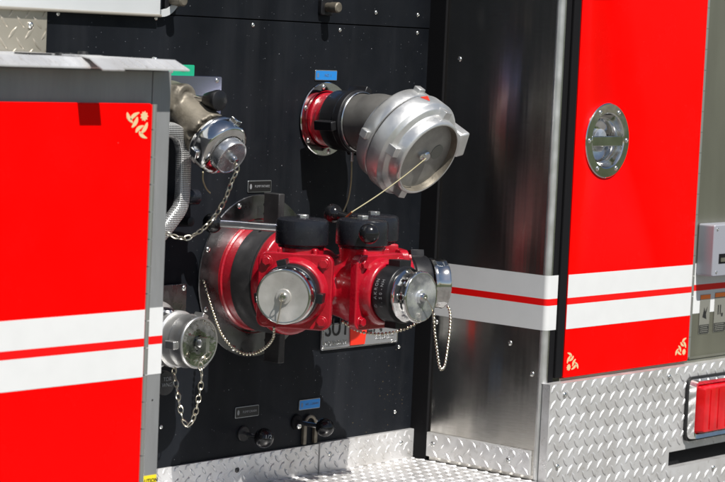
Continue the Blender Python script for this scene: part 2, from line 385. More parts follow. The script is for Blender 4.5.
# ---- return wall (brushed stainless), corner channel, front edge
bm = N()
prof = [(0., .234)]
for k in range(7):
    a = radians(180-90*k/6+0); prof.append((.006+.006*cos(a), .006-.006*sin(a)+0.0))
prof += [(.0275, 0.), (.0275, .02), (.02, .02), (.02, .234)]
vsA = [(x, y) for x, y in prof]
prism(bm, [(x, y, .45) for x, y in vsA], (0, 0, 1.4))
rw = build('return_wall', bm, 'steel', T, angle=30)
bm = N(); box(bm, .0135, .0272, -.0003, .019, .45, 1.85); build('edge_seal', bm, 'gap', rw, smooth=False)
bm = N(); lathe(bm, (.0066, .0066, .45), (0, 0, 1), [(0, 0), (.0074, 0), (.0074, 1.4), (0, 1.4)], 32); build('edge_trim', bm, 'storz', rw)
for px, py in ((459.5, 59), (510, 343), (532, 374), (436, 322)): screw(atx(px, py, 0), (-1, 0, 0), rw, .0045)
bm = N(); box(bm, -.006, .0, .232, D+.002, .45, 1.85)
build('corner_channel', bm, 'gap', T, smooth=False, bevel=.0012)
# stripes across the return wall and its edge
ST0, ST1, SR0, SR1 = .8592, .9485, .8995, .9105
def stripe_on(parent, x0, x1, y, label=None):
    bm = N(); box(bm, x0, x1, y-.0005, y, ST0, SR0); box(bm, x0, x1, y-.0005, y, SR1, ST1)
    build('white_stripe', bm, 'white', parent, smooth=False)
    bm = N(); box(bm, x0, x1, y-.0005, y, SR0, SR1); build('red_stripe', bm, 'stripe_red', parent, smooth=False)
def wrap(z0, z1):
    bm = N(); pts = [(-.0005, .232)]
    for k in range(7):
        a = radians(180-90*k/6); pts.append((.0066+.0079*cos(a), .0066-.0079*sin(a)))
    pts += [(.0272, -.0013)]
    A = [bm.verts.new((x, y, z0)) for x, y in pts]; Bv = [bm.verts.new((x, y, z1)) for x, y in pts]
    for i in range(len(pts)-1): bm.faces.new((A[i], A[i+1], Bv[i+1], Bv[i]))
    return bm
bm = wrap(ST0, SR0); b2 = wrap(SR1, ST1); me = bpy.data.meshes.new('t'); b2.to_mesh(me); b2.free(); bm.from_mesh(me)
build('white_stripe', bm, 'white', rw); build('red_stripe', wrap(SR0, SR1), 'stripe_red', rw)
bm = N(); box(bm, .028, .0474, -.0052, .0035, .7795, 1.8); build('door_seal', bm, 'gap', T, smooth=False, bevel=.002)

# ---- tread plate step and skirts
bm = N(); box(bm, -.8525, -.004, -.02, D-.004, ZF-.03, ZF)
tread(bm, (-.8525, -.02, ZF), (1, 0, 0), (0, 1, 0), (0, 0, 1), .848, .283, p=.0225, L=.0195)
step = build('step', bm, 'tread', T)
# back skirt in two overlapping pieces
xj = at(316, 455).x
bm = N(); box(bm, -.8525, xj, D-.006, D-.0005, ZF+.0005, .6602)
tread(bm, (-.8525, D-.006, ZF+.0005), (1, 0, 0), (0, 0, 1), (0, -1, 0), xj+.8525, .0475, p=.0235, L=.0185, ph=(.2, .95))
sk = build('step_skirt', bm, 'tread', T, bevel=.0008)
for px, py in ((237, 470),): screw(at(px, py, D-.006), (0, -1, 0), sk, .0045, mt='ring')
bm = N(); box(bm, xj+.0005, -.0065, D-.0085, D-.0005, ZF+.0005, .6618)
tread(bm, (xj+.0005, D-.0085, ZF+.0005), (1, 0, 0), (0, 0, 1), (0, -1, 0), -.0065-xj, .049, p=.0235, L=.0185, ph=(.2, .95))
sk = build('step_skirt', bm, 'tread', T, bevel=.0008)
for px, py in ((329.5, 454), (401, 443)): screw(at(px, py, D-.0085), (0, -1, 0), sk, .0045)
bm = N(); box(bm, -.0055, -.0004, .014, .2310, .6195, .6602)
tread(bm, (-.0055, .231, .6195), (0, -1, 0), (0, 0, 1), (-1, 0, 0), .217, .0407, p=.0275, L=.021, W=.0058, ph=(.15, .72))
sk = build('step_skirt', bm, 'tread', T, bevel=.0008)
for px, py in ((432.5, 444.5), (508, 460.5)): screw(atx(px, py, -.0055), (-1, 0, 0), sk, .005)

# ---- left compartment: frame, door, hinge, top plate
XP0, XP1 = -.8905, -.8575
bm = N(); box(bm, -1.7, XP0-.0012, .003, .02, 1.19, 1.262); box(bm, XP0, XP1, .003, D-.008, .42, 1.262); box(bm, -1.7, XP0, .021, D-.008, .42, 1.262)
lf = build('compartment_frame', bm, 'alu', T, smooth=False, bevel=.0012)
screw(at(147.3+5, 400, .003), (0, -1, 0), lf, .0012, mt='inkdark')
stripe_on(lf, XP0+.0004, XP1, .003)
for n_ in list(lf.children): pass
bm = N(); plate(bm, -1.7, -.8985, .42, 1.2195, -.006, .018, .005)
ld = build('compartment_door', bm, 'red', T, bevel=.0015, label='red hinged door of the left compartment')
stripe_on(ld, -1.699, -.8995, -.006)
def hinge(x, z0, z1, parent, y=-.004, seg=.036, r=.0042):
    bm = N(); z = z0
    while z < z1:
        e = min(z+seg-.0012, z1); lathe(bm, (x, y, z), (0, 0, 1), [(0, 0), (r, 0), (r, e-z), (0, e-z)], 16); z += seg
    box(bm, x-.001, x+.001, y, .004, z0, z1)
    return build('hinge', bm, 'edge', parent)
hinge(-.8945, .43, 1.2185, ld)
def flourish(cx, cz, su, sv, y, parent, k=1.):
    """gold scrollwork: six leaves and a thistle head in the door corner"""
    U = .05/215*k; W_ = .05/330*k; bm = N()
    leaves = [((120, 135), (128, 200), (172, 240), 17), ((155, 212), (168, 158), (228, 135), 17), ((212, 180), (203, 250), (165, 287), 17),
              ((205, 340), (218, 288), (272, 268), 17), ((304, 236), (290, 310), (250, 347), 17), ((235, 325), (247, 378), (306, 396), 17)]
    def P(x, yy): return V((cx-su*(335-x)*U, y, cz-sv*(yy-65)*W_))
    for a, b, c, w in leaves:
        L = []; R = []
        for q in range(9):
            t = q/8; x = (1-t)**2*a[0]+2*t*(1-t)*b[0]+t*t*c[0]; yy = (1-t)**2*a[1]+2*t*(1-t)*b[1]+t*t*c[1]
            dx = 2*(1-t)*(b[0]-a[0])+2*t*(c[0]-b[0]); dy = 2*(1-t)*(b[1]-a[1])+2*t*(c[1]-b[1]); l = sqrt(dx*dx+dy*dy)
            ww = w*sin(pi*(t*.9+.05))**.8
            L.append(P(x-dy/l*ww, yy+dx/l*ww)); R.append(P(x+dy/l*ww, yy-dx/l*ww))
        prism(bm, L+R[::-1], (0, .0004, 0))
    star = []
    for q in range(18):
        a = 2*pi*q/18; rr = 1. if q % 2 == 0 else .72
        star.append(P(275+36*rr*cos(a), 172+54*rr*sin(a)))
    prism(bm, star, (0, .0004, 0))
    return build('gold_scroll', bm, 'gold', parent, smooth=False)
flourish(-.9015, 1.2165, 1, 1, -.0065, ld, .84)
# top tread plate with bevelled lip, running round the corner
bm = N()
XL = -.853
LO = .036
def ringpts(off, z, fr): return [bm.verts.new(p) for p in ((-1.7, -LO+.0145-off, z), (XL-.0245+off, -LO+.0145-off, z), (XL-.0245+off, D-.006, z))]
A = ringpts(.001, 1.2635, 0); Bq = ringpts(.0145, 1.2635, 0); C_ = ringpts(.0145, 1.2655, 0); E_ = ringpts(.0005, 1.2775, 0); G_ = [bm.verts.new((-1.7, D-.006, 1.2775))]
for p, q in ((A, Bq), (Bq, C_), (C_, E_)):
    for i in range(2): bm.faces.new((p[i], p[i+1], q[i+1], q[i]))
bm.faces.new((E_[0], E_[1], E_[2], G_[0]))
# lozenges on the sloping lip, seen edge on
for i in range(48):
    x = XL-.02-i*.0165
    s = V((0, -LO, 1.2655)); e = V((0, -LO+.014, 1.2775))
    n = (V((0, -.012, .014))).normalized()
    pts = [V((x, 0, 0))+s.lerp(e, .12), V((x+.003, 0, 0))+s.lerp(e, .1), V((x-.004, 0, 0))+s.lerp(e, .9), V((x-.008, 0, 0))+s.lerp(e, .88)]
    prism(bm, [p+n*.0006 for p in pts], -n*.001)
tp = build('tread_top', bm, 'tread', T)
screw((at(155, 56, .01).x, .01, 1.2775), (0, 0, 1), tp, .004)
# strap bent over the lip and kicked outwards, shaped to shadow the door
bm = N()
a, b = at(76, 120, -.006).x-.004, at(98, 120, -.006).x-.004
pr = [(.10, 1.2790), (-.018, 1.2800), (-.036, 1.2770), (-.057, 1.2635)]
sh = [-.04, -.006, -.003, 0]
for k in range(3):
    (y0, z0), (y1, z1) = pr[k], pr[k+1]
    q = [V((a+sh[k], y0, z0)), V((b+sh[k], y0, z0)), V((b+sh[k+1], y1, z1)), V((a+sh[k+1], y1, z1))]
    prism(bm, q, (0, .0006, -.0016))
ss = build('strap_bracket', bm, 'tread', T, smooth=False)
for px in (60, 70, 83):
    bm = N(); q = at(px, 51.5, .012); lathe(bm, (q.x, .012, 1.2805 if px == 83 else 1.2778), (0, 0, 1), [(0, 0), (.007, 0), (.006, .0035), (0, .0035)], 16); build('strap_bolt', bm, 'black', ss)
bm = N(); box(bm, at(30, 52, .02).x, at(72, 52, .02).x, .020, .05, 1.2777, 1.2797); build('strap_pad', bm, 'black', ss, smooth=False)
# caution sticker on the frame foot
q0 = at(137, 479, .0022); xa, xb = at(137.5, 479, .0025).x, at(156.3, 477, .0025).x
zt = at(156, 474.4, .0025).z
bm = N(); box(bm, xa, xb, .0024, .0029, zt-.045, zt); cs = build('caution_sticker', bm, 'yellow', T, smooth=False)
text('lettering', 'CAUTION', .0078, ((xa+xb)/2+.002, .0022, zt-.0075), (1, 0, 0), (0, 0, 1), 'inkdark', cs)
bm = N(); prism(bm, [(xa+.001, .0022, zt-.011), (xa+.008, .0022, zt-.011), (xa+.0045, .0022, zt-.004)], (0, .0001, 0)); build('warning_symbol', bm, 'inkdark', cs, smooth=False)
bm = N(); box(bm, xa+.002, xb-.002, .0022, .0023, zt-.04, zt-.0155); build('sticker_print', bm, 'labelgrey', cs, smooth=False)

# ---- pale sheet cover at the top left with rounded corner band
YS = D-.010
bm = N(); xe = at(160.5, 13, YS).x; zb = at(100, 12.2, YS).z
box(bm, -1.7, xe, YS, D-.006, zb, 1.75)
cv = build('top_cover', bm, 'shelfw', T, smooth=False, bevel=.0015)
bm = N(); R = .040; w = .007
path_o = []; cx_, cz_ = xe+.001, zb+R-.002
out = [(cx_+R*sin(radians(a)), cz_-R*cos(radians(a))) for a in range(0, 81, 8)]+[(cx_+R+.002, zb+.25)]
inn = [(cx_+(R-.010)*sin(radians(a)), cz_-(R-.010)*cos(radians(a))) for a in range(0, 81, 8)]+[(cx_+R-.008, zb+.25)]
prism(bm, [(x, YS-.001, z) for x, z in out+inn[::-1]], (0, .006, 0))
build('cover_band', bm, 'shelfw', cv, angle=50)
bm = N(); tube(bm, [(-1.7, YS-.001, zb-.0006), (xe, YS-.001, zb-.0006)], .0022, 8); build('cover_trim', bm, 'tread_d', cv)

# ---- right hand body, door, lower tread panel
bm = N(); box(bm, .0475, 1.1, .004, .02, .74, 1.8); box(bm, .020, .0275, .004, D+.02, .45, .60)
rf = build('compartment_frame', bm, 'alu_r', T, smooth=False, bevel=.001)
bm = N(); plate(bm, .0478, .4185, .7790, 1.79, -.006, .009, .004)
rd = build('compartment_door', bm, 'red', T, bevel=.0015, label='red hinged door of the right compartment with a round paddle latch')
stripe_on(rd, .0483, .4180, -.006)
hinge(.4225, .785, 1.79, rd, r=.0036)
flourish(.0515, .7835, -1, -1, -.0065, rd, .72); flourish(.4150, .7835, 1, -1, -.0065, rd, .72)
stripe_on(rf, .4275, 1.09, .004)
bm = N(); box(bm, .0475, 1.1, .0005, .0035, .742, .7775); zz = .782
box(bm, .432, 1.1, -.001, .0035, .7790, .7825)
build('sill', bm, 'alu_r', rf, smooth=False, bevel=.0008)
# lower tread panel with slot
ZT = .7728; YT = -.016
sa, sb = at(668, 450, YT), at(669, 468, YT)
sx0 = .5*(sa.x+sb.x); sz1 = at(671, 452, YT).z; sz0 = at(669, 468.5, YT).z
X1 = 1.1
bm = N()
for x0, x1, z0, z1 in ((0.0, sx0, .45, ZT), (sx0, X1, .45, sz0), (sx0, X1, sz1, ZT)):
    f = [bm.verts.new(p) for p in ((x0, YT, z0), (x1, YT, z0), (x1, YT, z1), (x0, YT, z1))]; bm.faces.new(f)
bmesh.ops.remove_doubles(bm, verts=bm.verts, dist=1e-5)
for pts in (((0, YT, .45), (0, YT, ZT), (0, -.001, ZT), (0, -.001, .45)), ((0, YT, ZT), (X1, YT, ZT), (X1, .003, ZT), (0, .003, ZT)),
            ((sx0, YT, sz0), (X1, YT, sz0), (X1, 0, sz0), (sx0, 0, sz0)), ((sx0, YT, sz1), (X1, YT, sz1), (X1, 0, sz1), (sx0, 0, sz1)), ((sx0, YT, sz0), (sx0, YT, sz1), (sx0, 0, sz1), (sx0, 0, sz0))):
    bm.faces.new([bm.verts.new(p) for p in pts])
tread(bm, (0.0, YT, .45), (1, 0, 0), (0, 0, 1), (0, -1, 0), X1, ZT-.45, p=.0280, L=.0240, W=.0072, H=.0015, hole=(sx0, X1, sz0-.45, sz1-.45), ph=(.35, .3))
tpn = build('tread_panel', bm, 'tread', T, loc=(.5, YT, .6))
bm = N(); box(bm, 0.03, X1, -.0005, .003, .45, .7395); build('slot_backing', bm, 'gap', tpn, smooth=False)
for px, py in ((564.5, 395), (557, 467), (669, 377), (713, 468)): screw(at(px, py, YT), (0, -1, 0), tpn, .005)
# tail light
tl = at(691, 410, YT-.012); z1 = at(691, 380, YT-.012).z; z0 = at(688, 441, YT-.012).z
bm = N(); x0 = tl.x; x1 = x0+.24
plate(bm, x0-.004, x1, z0-.003, z1+.003, YT-.006, .005, .014)
gk = build('tail_light', bm, 'black', T, label='chrome framed red rear light let into the tread plate')
bm = N()
o_ = rrect(x0, x1, z0, z1, .013); i_ = rrect(x0+.011, x1-.011, z0+.010, z1-.010, .006); m1 = rrect(x0+.003, x1-.003, z0+.003, z1-.003, .011)
ro = [bm.verts.new((a, YT-.006, b)) for a, b in o_]; rm = [bm.verts.new((a, YT-.019, b)) for a, b in m1]; ri = [bm.verts.new((a, YT-.016, b)) for a, b in i_]; rj = [bm.verts.new((a, YT-.007, b)) for a, b in i_]
for p, q in ((ro, rm), (rm, ri), (ri, rj)):
    for k in range(len(p)): bm.faces.new((p[k], p[(k+1) % len(p)], q[(k+1) % len(p)], q[k]))
build('bezel', bm, 'chrome', gk)
bm = N(); a_ = rrect(x0+.0112, x1-.0112, z0+.0102, z1-.0102, .006); b_ = rrect(x0+.022, x1-.022, z0+.014, z1-.016, .004); c_ = rrect(x0+.026, x1-.026, z0+.040, z1-.020, .004)
ra = [bm.verts.new((a, YT-.008, b)) for a, b in a_]; rb = [bm.verts.new((a, YT-.026, b)) for a, b in b_]
for k in range(len(ra)): bm.faces.new((ra[k], ra[(k+1) % len(ra)], rb[(k+1) % len(ra)], rb[k]))
bm.faces.new(rb); build('lens', bm, 'lens', gk, bevel=.001, angle=25)
bm = N()
for k in range(7): box(bm, x0+.040+k*.026, x0+.0415+k*.026, YT-.0272, YT-.0258, z0+.018, z1-.019)
build('lens_ribs', bm, 'lens', gk, smooth=False)
bm = N(); sphere(bm, V((x0+.075, YT-.013, (z0+z1)/2-.004)), .012, 16); build('bulb', bm, 'chrome', gk)
# pale grey switch box right of the door
p = at(715.5, 225, -.030); q = at(713.5, 277, -.030); xs = at(709, 250, .0).x
bm = N(); plate(bm, p.x-.002, p.x+.16, q.z, p.z, -.030, .0335, .004)
bx = build('switch_box', bm, 'boxgrey', T, bevel=.002, label='pale grey plastic box on the body side')
c1 = at(723, 256, -.031); bm = N(); box(bm, c1.x-.012, c1.x+.05, -.0308, -.029, c1.z-.013, c1.z+.004); build('box_slot', bm, 'gap', bx, smooth=False)
screw((p.x+.008, -.030, p.z-.008), (0, -1, 0), bx, .0028); screw((q.x+.008, -.030, q.z+.008), (0, -1, 0), bx, .0028)
bm = N(); box(bm, c1.x-.008, c1.x+.05, -.0325, -.0309, c1.z-.010, c1.z-.003); build('slot_latch', bm, 'alu_r', bx, smooth=False)
# two warning labels
for i, (pa, pb) in enumerate(((699.5, 709.5), (714, 725.5))):
    xa = at(pa, 310, .0035).x; xb = at(pb, 310, .0035).x; zt = at(pa+3, 294.8 if i == 0 else 292.6, .0035).z; zb_ = at(pa, 334 if i == 0 else 332, .0035).z
    bm = N(); box(bm, xa, xb, .0028, .0033, zb_, zt); wl = build('warning_label', bm, 'labelgrey', T, smooth=False)
    bm = N(); box(bm, xa+.0004, xb-.0004, .0024, .0027, zt-.008, zt-.0005); build('orange_header', bm, 'orange', wl, smooth=False)
    bm = N(); cxm = (xa+xb)/2; zm = (zt+zb_)/2
    if i == 0:
        prism(bm, [(cxm-.007, .0024, zm-.005), (cxm-.002, .0024, zm+.012), (cxm+.001, .0024, zm+.004), (cxm+.008, .0024, zm+.013), (cxm+.004, .0024, zm-.001), (cxm+.006, .0024, zm-.009)], (0, .0003, 0))
    else:
        box(bm, cxm-.008, cxm-.005, .0024, .0027, zm-.004, zm+.013); box(bm, cxm-.001, cxm+.002, .0024, .0027, zm-.004, zm+.013); box(bm, cxm+.004, cxm+.009, .0024, .0027, zm-.008, zm-.002)
    build('pictogram', bm, 'inkdark', wl, smooth=False)
    bm = N(); box(bm, xa+.001, xb-.001, .0024, .0027, zb_+.001, zb_+.016); pb_ = build('text_block', bm, 'inkdark', wl, smooth=False)
    bm = N()
    for k in range(4): box(bm, xa+.003, xb-.003-random.random()*.005, .0021, .0023, zb_+.003+k*.0034, zb_+.0042+k*.0034)
    build('small_print', bm, 'labelgrey', wl, smooth=False)

# ---- round paddle latch on the right door
c = at(606.3, 140.5, -.006); H = (0, -1, 0); Ro = .0620
def cut(o, bmc):
    me = bpy.data.meshes.new('cutter'); bmesh.ops.recalc_face_normals(bmc, faces=bmc.faces); bmc.to_mesh(me); bmc.free(); oc = bpy.data.objects.new('cutter', me); COL.objects.link(oc)
    md = o.modifiers.new('cut', 'BOOLEAN'); md.operation = 'DIFFERENCE'; md.object = oc; md.solver = 'EXACT'
    oth = [m_ for m_ in o.modifiers if m_ != md]
    for m_ in oth: m_.show_viewport = False
    bpy.context.view_layer.update(); dg = bpy.context.evaluated_depsgraph_get(); nm = bpy.data.meshes.new_from_object(o.evaluated_get(dg))
    for m_ in oth: m_.show_viewport = True
    o.modifiers.remove(md); o.data = nm; bpy.data.objects.remove(oc); bpy.data.meshes.remove(me)
for ob in (rd, rf):
    bmc = N(); lathe(bmc, c, H, [(0, -.06), (.050, -.06), (.050, .01), (0, .01)], 64); cut(ob, bmc)
bm = N()
lathe(bm, c, H, [(Ro, -.0002), (Ro, .0022), (Ro-.0015, .0036), (.0465, .0040), (.0445, .0025), (.0435, -.004), (.0425, -.010), (.040, -.016), (.034, -.021), (.024, -.024), (.012, -.025), (0, -.0252)], 80)
lt = build('paddle_latch', bm, 'chrome', T, label='round polished paddle latch set into the red door')
bm = N(); obox(bm, c+V((0, -.0005, -.001)), V((1, 0, 0)), V((0, 1, 0)), V((0, 0, 1)), .0435, .0018, .0085)
build('paddle', bm, 'chrome', lt, bevel=.0012)
bm = N(); lathe(bm, c+V((-.006, 0, 0)), H, [(.019, -.022), (.019, -.008), (.016, -.006), (0, -.006)], 32); build('paddle_boss', bm, 'chrome_face', lt)
for k in range(6):
    a = radians(0+60*k+0); screw(c+V((.0530*cos(a), -.0038, .0530*sin(a))), (0, -1, 0), lt, .0042)

# ---- small name plates
def name_plate(px, py, w, h, mt, s, size, ink, rim=True, dx=0., Y=D):
    p = at(px, py, Y); bm = N(); plate(bm, p.x-w/2, p.x+w/2, p.z-h/2, p.z+h/2, Y-.0016, .0015, .0018)
    o = build('name_plate', bm, 'rim' if rim else mt, T, bevel=.0003)
    bm = N(); plate(bm, p.x-w/2+.0012, p.x+w/2-.0012, p.z-h/2+.0012, p.z+h/2-.0012, Y-.0020, .0003, .001); build('plate_face', bm, mt, o)
    text('lettering', s, size, (p.x+dx, Y-.0023, p.z), (1, 0, 0), (0, 0, 1), ink, o, .0001)
    bm = N(); qx = p.x-w/2+.0062
    pts = [(qx+.0025*cos(a), Y-.0022, p.z+.0042*sin(a)) for a in [2*pi*k/10 for k in range(10)]]
    prism(bm, pts, (0, .0001, 0)); build('plate_emblem', bm, ink, o, smooth=False)
    return o
name_plate(325.5, 75.3, .052, .0165, 'blue', 'NO. 1', .0065, 'inkgrey', dx=.004)
name_plate(309, 404, .050, .0165, 'blue', 'NO. 1 DRAIN', .0052, 'inkgrey', dx=.005)
name_plate(259, 186.3, .053, .0185, 'blacklab', 'PUMP INTAKE', .0054, 'ink', dx=.005)
name_plate(246.5, 411.5, .053, .0175, 'blacklab', 'PUMP DRAIN', .0054, 'ink', dx=.005)
name_plate(181, 70.5, .053, .0175, 'green', 'NO. 4', .006, 'ink', rim=False, dx=.004)
# ---- maker's plate
pa = at(319.5, 350.5); pb = at(395.5, 343.3); zt = at(396, 317).z; x0, x1, z0 = pa.x, pb.x, pa.z
bm = N(); plate(bm, x0, x1, z0, zt, D-.0045, .0044, .003)
mp = build('maker_plate', bm, 'nameplate', T, bevel=.001, label='cast metal plate with raised lettering and a red keystone')
bm = N(); tube(bm, [(a, D-.0045, b) for a, b in rrect(x0+.002, x1-.002, z0+.002, zt-.002, .003)], .0011, 6, closed=True); build('plate_border', bm, 'rod', mp)
text('raised_name', 'SUTPHEN', .042, (x0+.006, D-.0046, z0+.035), (1, 0, 0), (0, 0, 1), 'inkdark', mp, .0012, sx=.80, align='LEFT')
text('raised_text', 'MONARCH', .0115, (x0+.031, D-.0046, z0+.0105), (1, 0, 0), (0, 0, 1), 'rod', mp, .0008)
text('raised_text', 'SERIES 1500', .0105, (x1-.034, D-.0046, z0+.0125), (1, 0, 0), (0, 0, 1), 'rod', mp, .0008, sx=.85)
ka = at(350, 335, D-.006).x; kb = at(366, 335, D-.006).x
bm = N(); prism(bm, [(ka, D-.0068, z0+.034), (kb+.002, D-.0068, z0+.034), (kb-.003, D-.0068, z0+.004), (ka+.002, D-.0068, z0+.004)], (0, .0022, 0)); build('red_keystone', bm, 'redkey', mp, smooth=False, bevel=.0004)
for px, py in ((323, 347), (392, 341)): screw(at(px, py, D-.0045), (0, -1, 0), mp, .003)

# ---- pull knobs
def pull_knob(px, py, Y, r, bx, by, esc='black', lab=None):
    """knob ball at pixel (px,py) at depth Y, its rod going straight back into the panel"""
    c = at(px, py, Y)
    bm = N(); lathe(bm, (c.x, D, c.z), (0, -1, 0), [(.0125, -.001), (.0125, .0025), (.011, .004), (0, .004)], 28)
    o = build('pull_knob', bm, esc, T, label=lab)
    bm = N(); tube(bm, [(c.x, D-.003, c.z), (c.x, Y+r*.5, c.z)], .0038, 12); build('rod', bm, 'rod', o)
    bm = N(); sphere(bm, c, r, 32); build('knob_ball', bm, 'ball', o)
    return o
k1 = pull_knob(264, 438, D-.046, .0155, 0, 0); k2 = pull_knob(324.8, 427.5, D-.062, .0148, 0, 0, 'gap')
screw(at(247, 435), (0, -1, 0), panel, .0035)
text('knob_lettering', '1/2', .009, WP[[ch for ch in k1.children if ch.name.startswith('knob_ball')][0].name]+V((-.006, -.0150, .004)), (.75, -.65, 0), (0, 0, 1), 'ink', k1, .0003)
# slotted bracket behind the blue-label drain knob
c = WP[k2.name]; bm = N(); cc = at(308, 431); 
for s in (-1, 1): box(bm, cc.x+s*.013-.0035, cc.x+s*.013+.0035, D-.0065, D-.0002, .6625, cc.z+.012)
tube(bm, [(cc.x+.0125*cos(a), D-.004, cc.z+.012+.0125*sin(a)) for a in [pi*k/10 for k in range(11)]], .003, 8)
br = build('knob_bracket', bm, 'cast', T, bevel=.001)
screw(at(299, 426, D-.006), (0, -1, 0), br, .0055); screw(at(316, 422, D-.004), (0, -1, 0), br, .0045)
# two small chromed pull knobs at the top
for px, py in ((338.5, 7.5), (183.5, .5)):
    Y = D-.032; c = at(px, py, Y)
    bm = N(); plate(bm, c.x-.014, c.x+.014, c.z-.013, c.z+.013, D-.009, .0085, .004)
    o = build('latch_knob', bm, 'black_ano', T, bevel=.0015)
    bm = N(); lathe(bm, (c.x, D-.008, c.z), (0, -1, 0), [(.0075, 0), (.0075, .010), (.0085, .011), (.0085, .024), (.0065, .0255), (0, .0255)], 24); build('knob_barrel', bm, 'cast', o)

# ---- main intake flange, red pipe
I = V((-.4040, D, .9416)); OUT = V((0, -1, 0))
bm = N(); lathe(bm, I, OUT, [(.098, -.001), (.098, .001), (.1265, .0015), (.127, .003), (.126, .0046), (.090, .005), (.088, .003), (.07, .003)], 96)
fl = build('intake_flange', bm, 'flange', T, label='large dull chrome ring round the main intake')
for k in range(8):
    a = radians(22.5+45*k); screw(I+V((.1195*cos(a), -.0046, .1195*sin(a))), (0, -1, 0), fl, .0045)
bm = N(); lathe(bm, I, OUT, [(.085, 0), (.085, .008), (.0828, .010), (.0828, .050)], 80); build('intake_pipe', bm, 'cast_red', T)
# ---- upper intake: flange and red spud
S = at(324, 119)
bm = N(); lathe(bm, S, OUT, [(.044, -.001), (.044, .0015), (.0585, .002), (.059, .0035), (.058, .0048), (.046, .0052), (.044, .003)], 72)
sf = build('intake_flange', bm, 'chrome', T, label='polished ring round the upper intake')
for k in range(6):
    a = radians(100+60*k); screw(S+V((.052*cos(a), -.0048, .052*sin(a))), (0, -1, 0), sf, .0042)
bm = N(); lathe(bm, S, OUT, [(.0415, 0), (.0425, .004), (.0425, .009), (.0405, .011), (.0405, .016), (.0425, .018), (.0425, .034)], 64)
build('intake_spud', bm, 'cast_red', T)

# ---- upper left discharge outlet (cast elbow), pull rod knob and its plate
dn30 = V((0, -cos(radians(30)), -sin(radians(30))))
UF = at(232.5, 158.5, D-.150)          # centre of the cap hub
UO = UF - dn30*.145
ux = UF.x
bm = N(); pl = at(220, 95, D); plate(bm, ux-.09, pl.x, pl.z-.045, pl.z+.028, D-.003, .0028, .003)
up_ = build('outlet_plate', bm, 'skyplate', T, bevel=.0005); screw(at(217, 80.5, D-.003), (0, -1, 0), up_, .004)
bm = N()
q0 = V((ux, D, UO.z+.002)); path = spline([q0, q0+V((0, -.022, 0)), UO+dn30*.035, UO+dn30*.085], 6)
tube(bm, path, [.031]*len(path), 28)
lathe(bm, UO+dn30*.02, dn30, [(.030, .0), (.031, .02), (.035, .05), (.036, .08)], 40)
sphere(bm, V((ux-.004, D-.032, UO.z-.002)), .034, 28)
bs = at(187.5, 97.5, D-.062)
lathe(bm, V((bs.x, D, bs.z)), (0, -1, 0), [(.0205, 0), (.0205, .058), (.018, .062), (.0115, .062), (.011, .050), (0, .050)], 36)
obox(bm, V((bs.x-.03, D-.03, bs.z)), V((1, 0, 0)), V((0, 1, 0)), V((0, 0, 1)), .03, .026, .0185)
ub = build('discharge_outlet', bm, 'cast', T, label='weathered cast elbow outlet at the upper left')
rm_ = ub.modifiers.new('r', 'REMESH'); rm_.mode = 'VOXEL'; rm_.voxel_size = .0022; rm_.use_smooth_shade = True
sm_ = ub.modifiers.new('s', 'SMOOTH'); sm_.iterations = 5
kc = at(219.5, 100.5, D-.115)
bm = N(); tube(bm, [(kc.x, D-.03, kc.z), (kc.x, D-.092, kc.z)], .0052, 14); pr_ = build('pull_rod', bm, 'rod', T)
bm = N(); lathe(bm, (kc.x, D-.088, kc.z), (0, -1, 0), [(0, 0), (.0095, 0), (.011, .004), (.0150, .020), (.0156, .024), (.0150, .0275), (.0135, .0285), (0, .029)], 40); build('knob', bm, 'black_ano', pr_)
# ---- lower left discharge outlet
LF = at(200, 343, D-.105); LY = OUT
bm = N(); lathe(bm, V((LF.x, D, LF.z)), OUT, [(.052, 0), (.052, .010), (.046, .012), (.0415, .016), (.0415, .050), (.0425, .052), (.0425, .060), (.039, .062), (.039, .080)], 64)
lo_ = build('discharge_outlet', bm, 'storz', T, label='polished straight outlet at the lower left')
bm = N()
for k in range(10):
    a = 2*pi*k/10+.2; lathe(bm, V((LF.x+.0412*cos(a), D-.032, LF.z+.0412*sin(a))), (cos(a), 0, sin(a)), [(.0028, -.004), (.0028, .0008), (0, .0008)], 12)
build('ring_holes', bm, 'gap', lo_)
bm = N(); lathe(bm, V((LF.x-.012, D-.045, LF.z+.0385)), (0, -.15, 1), [(.013, -.004), (.013, .003), (.010, .006), (0, .0068)], 28); build('drain_plug', bm, 'rod', lo_)
# black round cap with raised lettering under it
kc2 = at(166.5, 383.5, D-.045)
bm = N(); lathe(bm, (kc2.x, D, kc2.z), OUT, [(.012, 0), (.012, .025), (.0175, .030), (.0185, .040), (.0175, .0445), (0, .045)], 40)
dk = build('drain_knob', bm, 'ring', T); text('raised_text', 'TDR\nWNG', .0085, (kc2.x+.001, kc2.y-.0004, kc2.z+.002), (1, 0, 0), (0, 0, 1), 'ink', dk, .0004)
# ---- folding foot loop with gripped face
Yh = D-.075
ctr = [(162, 129.5), (172, 130), (180.5, 136), (184.3, 150), (184.2, 170), (183.5, 192), (181, 207), (174, 218), (164, 231), (150, 246)]
P = [at(px-1, py, Yh) for px, py in ctr]; P = [at(140, 129.5, Yh)]+P
P = spline(P, 6); bm = N(); rings = []
for i, p in enumerate(P):
    t = (P[min(i+1, len(P)-1)]-P[max(i-1, 0)]).normalized(); w = t.cross(V((0, 1, 0))).normalized()
    cs_ = []
    for k in range(20):
        a = 2*pi*k/20; cs_.append(bm.verts.new(p+w*(.0112*(abs(cos(a))**.5)*(1 if cos(a) > 0 else -1))+V((0, 1, 0))*(.008*(abs(sin(a))**.6)*(1 if sin(a) > 0 else -1))))
    rings.append(cs_)
for a, b in zip(rings, rings[1:]):
    for k in range(20): bm.faces.new((a[k], a[(k+1) % 20], b[(k+1) % 20], b[k]))
